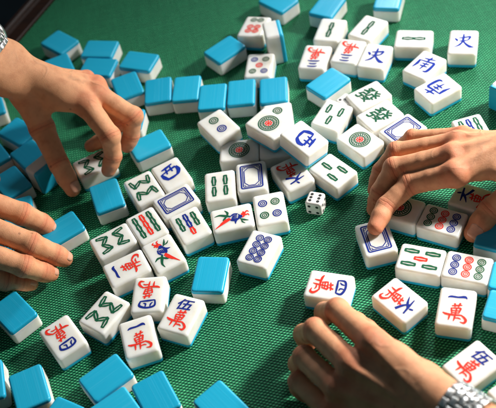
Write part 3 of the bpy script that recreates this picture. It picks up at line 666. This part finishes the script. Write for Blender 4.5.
        p0 = np.r_[a[:3]+nrm*(a[3]*.72), .10]; p1 = np.r_[lerp(a[:3], wn[:3], .72)+nrm*.40, .06]
        palm = smin(palm, cone(p0, p1), .14)
    d = smin(palm, fin, .12)
    # hollows between the knuckles
    for i in range(3):
        a, b = F[order[i]][0], F[order[i+1]][0]
        m = (a[:3]+b[:3])/2; m = lerp(m, wc, .10)+nrm*.62
        q = -(ball(m, .17)); kk = .20
        t = np.clip(.5-.5*(d-q)/kk, 0, 1); d = d+(q-d)*t+kk*t*(1-t)
    for k in range(3):      # close the skin where the box cuts the forearm
        for e in (1, -2):
            q = [slice(None)]*3; q[k] = e; d[tuple(q)] = np.maximum(d[tuple(q)], cell*.5)
    return ax, d, F, nrm, wc
def surface_nets(ax, d):
    n = d.shape; ins = d < 0
    c = [(0,0,0),(1,0,0),(0,1,0),(1,1,0),(0,0,1),(1,0,1),(0,1,1),(1,1,1)]
    def sub(A, o): return A[o[0]:n[0]-1+o[0], o[1]:n[1]-1+o[1], o[2]:n[2]-1+o[2]]
    cnt = sum(sub(ins, o).astype(np.int8) for o in c)
    act = (cnt > 0) & (cnt < 8); idx = np.full(act.shape, -1, np.int64); ii = np.argwhere(act); idx[act] = np.arange(len(ii))
    acc = np.zeros((len(ii), 3)); num = np.zeros(len(ii))
    val = [d[ii[:, 0]+o[0], ii[:, 1]+o[1], ii[:, 2]+o[2]] for o in c]
    for a in range(8):
        for b in range(a+1, 8):
            df = [abs(c[a][k]-c[b][k]) for k in range(3)]
            if sum(df) != 1: continue
            s = (val[a] < 0) != (val[b] < 0)
            t = np.where(s, val[a]/np.where(val[a]-val[b] == 0, 1, val[a]-val[b]), 0)
            for k in range(3): acc[:, k] += np.where(s, c[a][k]+t*(c[b][k]-c[a][k]), 0)
            num += s
    v = ii+acc/num[:, None]
    cell = ax[0][1]-ax[0][0]
    verts = np.stack([ax[k][0]+v[:, k]*cell for k in range(3)], 1)
    faces = []
    for k in range(3):
        o = [0, 0, 0]; o[k] = 1; u, w = (k+1) % 3, (k+2) % 3
        A = ins[tuple(slice(0, n[j]-o[j]) for j in range(3))]; B = ins[tuple(slice(o[j], n[j]) for j in range(3))]
        e = np.argwhere(A != B); e = e[(e[:, u] > 0) & (e[:, w] > 0) & (e[:, u] < n[u]-1) & (e[:, w] < n[w]-1)]
        q = []
        for du, dw in ((0, 0), (-1, 0), (-1, -1), (0, -1)):
            p = e.copy(); p[:, u] += du; p[:, w] += dw; q.append(idx[p[:, 0], p[:, 1], p[:, 2]])
        q = np.stack(q, 1); fl = A[e[:, 0], e[:, 1], e[:, 2]]
        q[~fl] = q[~fl][:, ::-1]; faces.append(q)
    return verts, np.concatenate(faces)
def make_hand(key, label, mat, nails=()):
    h = HANDS[key]
    ax, d, F, nrm, wc = build_field(h)
    v, f = surface_nets(ax, d)
    me = bpy.data.meshes.new('hand'); me.from_pydata(v.tolist(), [], f.tolist()); me.update()
    me.polygons.foreach_set('use_smooth', [True]*len(me.polygons)); me.materials.append(mat)
    me.update(); nv = len(v); vn = np.zeros(nv*3, np.float32); me.vertices.foreach_get('normal', vn); vn = vn.reshape(-1, 3)
    crease = np.zeros(nv); along = np.zeros(nv); red = np.zeros(nv)
    best = np.full(nv, 1e9)
    for k, c in F.items():
        for i in range(1, 3):
            j = c[i][:3]; dr = c[i+1][:3]-c[i-1][:3]; dr /= np.linalg.norm(dr)
            r = np.linalg.norm(v-j, axis=1); ww = np.exp(-(((v-j)@dr)/.13)**2)*(r < c[i][3]*1.9)
            sel = r < best; best = np.where(sel, r, best)
            along = np.where(sel, (v-j)@dr, along)
            crease = np.maximum(crease, ww*(.9 if i == 1 else .7)); red = np.maximum(red, ww*.8)
        r = np.linalg.norm(v-c[3][:3], axis=1); red = np.maximum(red, np.exp(-(np.maximum(0, r-.2)/.3)**2)*.7)
        r = np.linalg.norm(v-c[0][:3], axis=1); red = np.maximum(red, np.exp(-(np.maximum(0, r-.3)/.22)**2)*.85)
    mc = sum(c[0][:3] for k, c in F.items() if k != 'thumb')/4
    dors = np.clip((vn@nrm-.35)*2, 0, 1)*np.exp(-(np.linalg.norm(v-(mc*.6+wc*.4), axis=1)/2.0)**4)
    for nm, arr in (('crease', crease), ('along', along), ('redness', red), ('dorsal', dors)):
        at = me.attributes.new(nm, 'FLOAT', 'POINT'); at.data.foreach_set('value', arr.astype(np.float32))
    o = link('hand', me); tag(o, label, 'hand')
    for k, side in nails:
        c, e = F[k][2], F[k][3]
        dr = e[:3]-c[:3]; dr /= np.linalg.norm(dr); sd = np.array(side, float); up = sd-dr*(sd@dr); up /= np.linalg.norm(up); lt = np.cross(up, dr)
        R = e[3]; vs, fs = [], []; nu, nw = 9, 8
        for a in range(nu):
            for b in range(nw):
                u = -1+2*a/(nu-1); t = b/(nw-1)
                wid = (.70*(1-.5*max(0, t-.75)**2*8)*(1-.45*max(0, .2-t)**2*20))
                ang = u*wid*1.05
                x = -.80+1.42*t; rr = R*math.sqrt(1-x*x*.82) if x > 0 else R*(1-.12*x)
                p = e[:3]+dr*(R*x)+(up*math.cos(ang)+lt*math.sin(ang))*(rr+.022)
                vs.append(p)
        for a in range(nu-1):
            for b in range(nw-1): fs.append((a*nw+b, (a+1)*nw+b, (a+1)*nw+b+1, a*nw+b+1))
        n0 = len(vs); vs += [p-up*.035 for p in vs]
        fs += [tuple(n0+i for i in q[::-1]) for q in fs]
        rim = [a*nw for a in range(nu)]+[(nu-1)*nw+b for b in range(1, nw)]+[a*nw+nw-1 for a in range(nu-2, -1, -1)]+[b for b in range(nw-2, 0, -1)]
        for i in range(len(rim)):
            p, q = rim[i], rim[(i+1) % len(rim)]; fs.append((q, p, n0+p, n0+q))
        mesh_obj('fingernail', vs, fs, M['nail'], o)
    return o, (ax, d)
skin_a = mat_skin('skin of the players at left', (.76, .37, .19), (.66, .15, .07), (.20, .065, .03))
skin_b = mat_skin('skin of the players at right', (.68, .325, .17), (.60, .13, .06), (.20, .065, .03))
HANDS['H1']['reach'] = 3.4; HANDS['H2']['reach'] = 2.6; HANDS['H3']['reach'] = 3.2; HANDS['H4']['reach'] = 3.4
h1, f1 = make_hand('H1', 'bare hand from the upper left pinching a zigzag bamboo tile', skin_a, [('thumb', (.9, -.5, .6))])
h2, f2 = make_hand('H2', 'bare hand at the left edge touching a blue backed tile with its fingertips', skin_a, [('index', (.35, .1, .9)), ('middle', (.35, .05, .9)), ('ring', (.35, 0, .9)), ('pinky', (.35, -.1, .9))])
h3, f3 = make_hand('H3', 'bare hand reaching in from the right, index finger pressing an empty blue frame tile', skin_b, [('thumb', (-.25, -.75, .75))])
h4, f4 = make_hand('H4', 'hand with a steel watch bracelet at lower right, fingers curled over a four character tile', skin_b)

# ------------------------------------------------------------------ wristwatches
def sdf_at(field, p):
    ax, d = field; c = ax[0][1]-ax[0][0]
    i = [min(max(int((p[k]-ax[k][0])/c), 0), d.shape[k]-1) for k in range(3)]
    return float(d[i[0], i[1], i[2]])
def block(bmv, bmf, c, u, w, n, su, sw, sn, bev=.014):
    """a small rounded brick with axes u, w, n"""
    prof = [(-sn/2, bev), (-sn/2+bev, 0), (sn/2-bev, 0), (sn/2, bev)]
    vv, ff = loft(prof, su/2, sw/2, bev*1.6)
    b = len(bmv)
    for x, y, z in vv: bmv.append(c+u*x+w*y+n*z)
    for q in ff: bmf.append(tuple(b+i for i in q))
def ring_path(field, c, axis, up, n, lift):
    axis = axis/np.linalg.norm(axis); up = up-axis*(up@axis); up /= np.linalg.norm(up); sd = np.cross(axis, up); P = []
    for i in range(n):
        a = 2*math.pi*i/n; dr = up*math.cos(a)+sd*math.sin(a); r = .05
        while r < 2.2 and sdf_at(field, c+dr*r) < 0: r += .02
        P.append(c+dr*(r+lift))
    P = np.array(P)
    for _ in range(6): P = (np.roll(P, 1, 0)+2*P+np.roll(P, -1, 0))/4
    return P
def bracelet(root, P, axis, c, width, rows, hide=None):
    """links laid side by side round the path: outer, middle and centre links"""
    n = len(P); L = np.r_[0, np.cumsum(np.linalg.norm(np.roll(P, -1, 0)-P, axis=1))]; tot = L[-1]; Q = np.r_[P, P[:1]]
    def at(s):
        s = s % tot; i = min(np.searchsorted(L, s, side='right')-1, n-1); t = (s-L[i])/(L[i+1]-L[i]); return Q[i]*(1-t)+Q[i+1]*t
    sets = {'outer_links': [], 'centre_links': []}
    VV = {k: ([], []) for k in sets}
    ps = tot/rows
    for r in range(rows):
        for j, off in enumerate((-2, -1, 0, 1, 2)):
            s = (r+(.5 if j % 2 else 0))*ps; p = at(s); tg = at(s+.05)-at(s-.05); tg /= np.linalg.norm(tg)
            w = axis-tg*(axis@tg); w /= np.linalg.norm(w); nn = np.cross(tg, w); 
            if nn@(p-c) < 0: nn = -nn; 
            u = np.cross(w, nn)
            wd = width*(.21 if abs(off) == 2 else .19); o_ = {-2: -.39, -1: -.19, 0: 0, 1: .19, 2: .39}[off]*width
            key = 'outer_links' if abs(off) == 2 else 'centre_links'
            block(*VV[key], p+w*o_, u, w, nn, ps*.84, wd*.88, .13, .014)
    strip, sf = [], []
    for i in range(n):
        p = P[i]; tg = P[(i+1) % n]-P[i-1]; tg /= np.linalg.norm(tg); w = axis-tg*(axis@tg); w /= np.linalg.norm(w); nn = np.cross(tg, w)
        if nn@(p-c) < 0: nn = -nn
        for a, b in ((-.48, -.05), (.48, -.05), (.48, .02), (-.48, .02)): strip.append(p+w*a*width+nn*b)
    for i in range(n):
        j = (i+1) % n
        for a in range(4): b = (a+1) % 4; sf.append((4*i+a, 4*i+b, 4*j+b, 4*j+a))
    mesh_obj('dark_gap_strip', strip, sf, M['black'], root)  # added black strip, paints the shade in the gaps between the links
    for k, (vv, ff) in VV.items(): mesh_obj(k, vv, ff, M['steel2'] if k == 'outer_links' else M['steel'], root)
def A3(k, part, i): return np.array(HANDS[k][part][i][:3])
w4 = tag(empty('wristwatch'), 'polished steel watch bracelet round the wrist at the bottom right', 'wristwatch')
wm = (A3('H4', 'wrist', 0)+A3('H4', 'wrist', 1))/2; em = (A3('H4', 'elbow', 0)+A3('H4', 'elbow', 1))/2; ax4 = (em-wm)/np.linalg.norm(em-wm)
c4 = wm+ax4*W4OFF; w4.location = (0, 0, 0)
ring4 = ring_path(f4, c4, ax4+np.array(W4TILT), np.array((0, 0, 1.)), 72, .07)
bracelet(w4, ring4, ax4, c4, .95, 23)

w1 = tag(empty('wristwatch'), 'steel wristwatch on the wrist at the upper left corner', 'wristwatch')
wm = (A3('H1', 'wrist', 0)+A3('H1', 'wrist', 1))/2; em = (A3('H1', 'elbow', 0)+A3('H1', 'elbow', 1))/2; ax1 = (em-wm)/np.linalg.norm(em-wm)
c1 = wm+ax1*W1OFF
axw = ax1+np.array(W1TILT)
ring1 = ring_path(f1, c1, axw, np.array((0, 0, 1.)), 72, .07)
bracelet(w1, ring1, axw/np.linalg.norm(axw), c1, .85, 23)
# the watch case sits on the far side of the wrist
far = ring1[np.argmax(ring1[:, 1])]; nn = far-c1; nn -= axw*(nn@axw)/(axw@axw); nn /= np.linalg.norm(nn)
uu = axw/np.linalg.norm(axw); vv_ = np.cross(nn, uu)
def turned(name, c, n, u, w, prof, mat, root, seg=40):
    vs, fs = [], []
    for r, z in prof:
        for i in range(seg):
            a = 2*math.pi*i/seg; vs.append(c+u*r*math.cos(a)+w*r*math.sin(a)+n*z)
    for k in range(len(prof)-1):
        for i in range(seg):
            j = (i+1) % seg; fs.append((k*seg+i, k*seg+j, (k+1)*seg+j, (k+1)*seg+i))
    fs.append(tuple(range(seg-1, -1, -1))); fs.append(tuple(range((len(prof)-1)*seg, len(prof)*seg)))
    return mesh_obj(name, vs, fs, mat, root)
turned('watch_case', far, nn, uu, vv_, [(.50, -.10), (.60, -.04), (.62, .08), (.56, .18), (.50, .20), (.50, .17)], M['steel'], w1)
turned('dial', far+nn*.175, nn, uu, vv_, [(.48, 0), (.48, .004)], M['dial'], w1)

# ------------------------------------------------------------------ table and floor
tbl = tag(empty('game_table', (0, 0, 0)), 'table covered in woven green cloth with a dark wooden edge at the top left', 'table')
E0, E1 = Vector((-5.90, 35.0, 0)), Vector((-7.62, 32.5, 0)); ed = (E0-E1).normalized(); en = Vector((-ed.y, ed.x, 0))     # inner line of the wooden edge, en points outwards
if en.x > 0: en = -en
# corners of the playing surface: the edge runs along ed, the table lies on the other side
B0 = E1+ed*14; B1 = E1-ed*22
corn = [B0, B1, B1-en*34, B0-en*34]
bm = bmesh.new(); vs = [bm.verts.new((p.x, p.y, 0)) for p in corn]; f = bm.faces.new(vs); bm.normal_update()
if f.normal.z < 0: f.normal_flip()
me = bpy.data.meshes.new('green_cloth'); bm.to_mesh(me); bm.free(); me.materials.append(M['cloth']); link('green_cloth', me, tbl)
def rim(name, a, b, n_out, prof, mat):
    """a moulding swept from a to b; prof = [(outwards, up)]"""
    vs, fs = [], []
    for p in (a, b):
        for o, z in prof: vs.append((p.x+n_out.x*o, p.y+n_out.y*o, z))
    k = len(prof)
    for i in range(k): j = (i+1) % k; fs.append((i, j, k+j, k+i))
    fs.append(tuple(range(k-1, -1, -1))); fs.append(tuple(range(k, 2*k)))
    return mesh_obj(name, vs, fs, mat, tbl, smooth=False)
prof = [(.0, -.6), (.0, .10), (.04, .14), (.52, .16), (.60, .20), (.64, .30), (.72, .36), (.86, .36), (.94, .28), (.96, .0), (1.3, -.05), (1.34, -.6)]
for a, b in ((corn[0], corn[1]), (corn[1], corn[2]), (corn[2], corn[3]), (corn[3], corn[0])):
    d_ = (b-a).normalized(); no = Vector((-d_.y, d_.x, 0)); mid = (corn[0]+corn[2])/2
    if (a-mid).dot(no) < 0: no = -no
    rim('wooden_edge', a-d_*0.0, b+d_*0.0, no, prof, M['wood'])
bm = bmesh.new(); v = [bm.verts.new(p) for p in ((-90, -40, -24), (90, -40, -24), (90, 110, -24), (-90, 110, -24))]; bm.faces.new(v)
me = bpy.data.meshes.new('floor'); bm.to_mesh(me); bm.free(); me.materials.append(M['floor']); fl = link('floor', me); fl['kind'] = 'structure'

# ------------------------------------------------------------------ light
def area(name, loc, target, size, power, col, spread=180):
    l = bpy.data.lights.new(name, 'AREA'); l.shape = 'DISK'; l.size = size; l.energy = power; l.color = col; l.spread = math.radians(spread)
    o = bpy.data.objects.new(name, l); COL.objects.link(o); o.location = loc
    o.rotation_euler = (Vector(target)-Vector(loc)).to_track_quat('-Z', 'Y').to_euler(); return o
az, el, D = math.radians(KAZ), math.radians(KEL), KD
tgt = Vector((2.5, 18.5, 0))
area('window_light', tgt+Vector((math.cos(az)*math.cos(el), math.sin(az)*math.cos(el), math.sin(el)))*D, KTGT, KSIZE, KPOW, (1.0, .965, .92), KSPREAD)
area('back_window_light', (20, 54, 25), (9, 26, 0), 9, 2.1, (.93, .97, 1.0), 80)
wd = bpy.data.worlds.new('World'); sc.world = wd; wd.use_nodes = True
bg = wd.node_tree.nodes['Background']; bg.inputs[0].default_value = (.58, .86, 1.0, 1); bg.inputs[1].default_value = WORLD

# ------------------------------------------------------------------ camera
cp, sp = math.cos(CAMP['pitch']), math.sin(CAMP['pitch']); cr, sr = math.cos(CAMP['roll']), math.sin(CAMP['roll'])
fw = Vector((0, cp, -sp)); up0 = Vector((0, sp, cp)); rt0 = Vector((1, 0, 0))
rt = rt0*cr+up0*sr; up = -rt0*sr+up0*cr
cd = bpy.data.cameras.new('camera'); co = bpy.data.objects.new('camera', cd); COL.objects.link(co)
co.matrix_world = Matrix(((rt.x, up.x, -fw.x, 0), (rt.y, up.y, -fw.y, 0), (rt.z, up.z, -fw.z, CAMP['H']), (0, 0, 0, 1)))
cd.sensor_width = 36; cd.lens = CAMP['f']/496*36; cd.clip_start = .01; cd.clip_end = 50
cd.dof.use_dof = True; cd.dof.focus_distance = FOCUS*S; cd.dof.aperture_fstop = FSTOP
sc.camera = co

# ------------------------------------------------------------------ to real size
for me in bpy.data.meshes: me.transform(Matrix.Scale(S, 4))
for o in sc.objects:
    o.location = o.location*S
    if o.type == 'LIGHT': o.data.size *= S
sc.view_settings.view_transform = 'Standard'; sc.view_settings.look = 'None'; sc.view_settings.gamma = 1; sc.view_settings.exposure = EXPO
sc.cycles.use_denoising = True
sc.cycles.max_bounces = 8
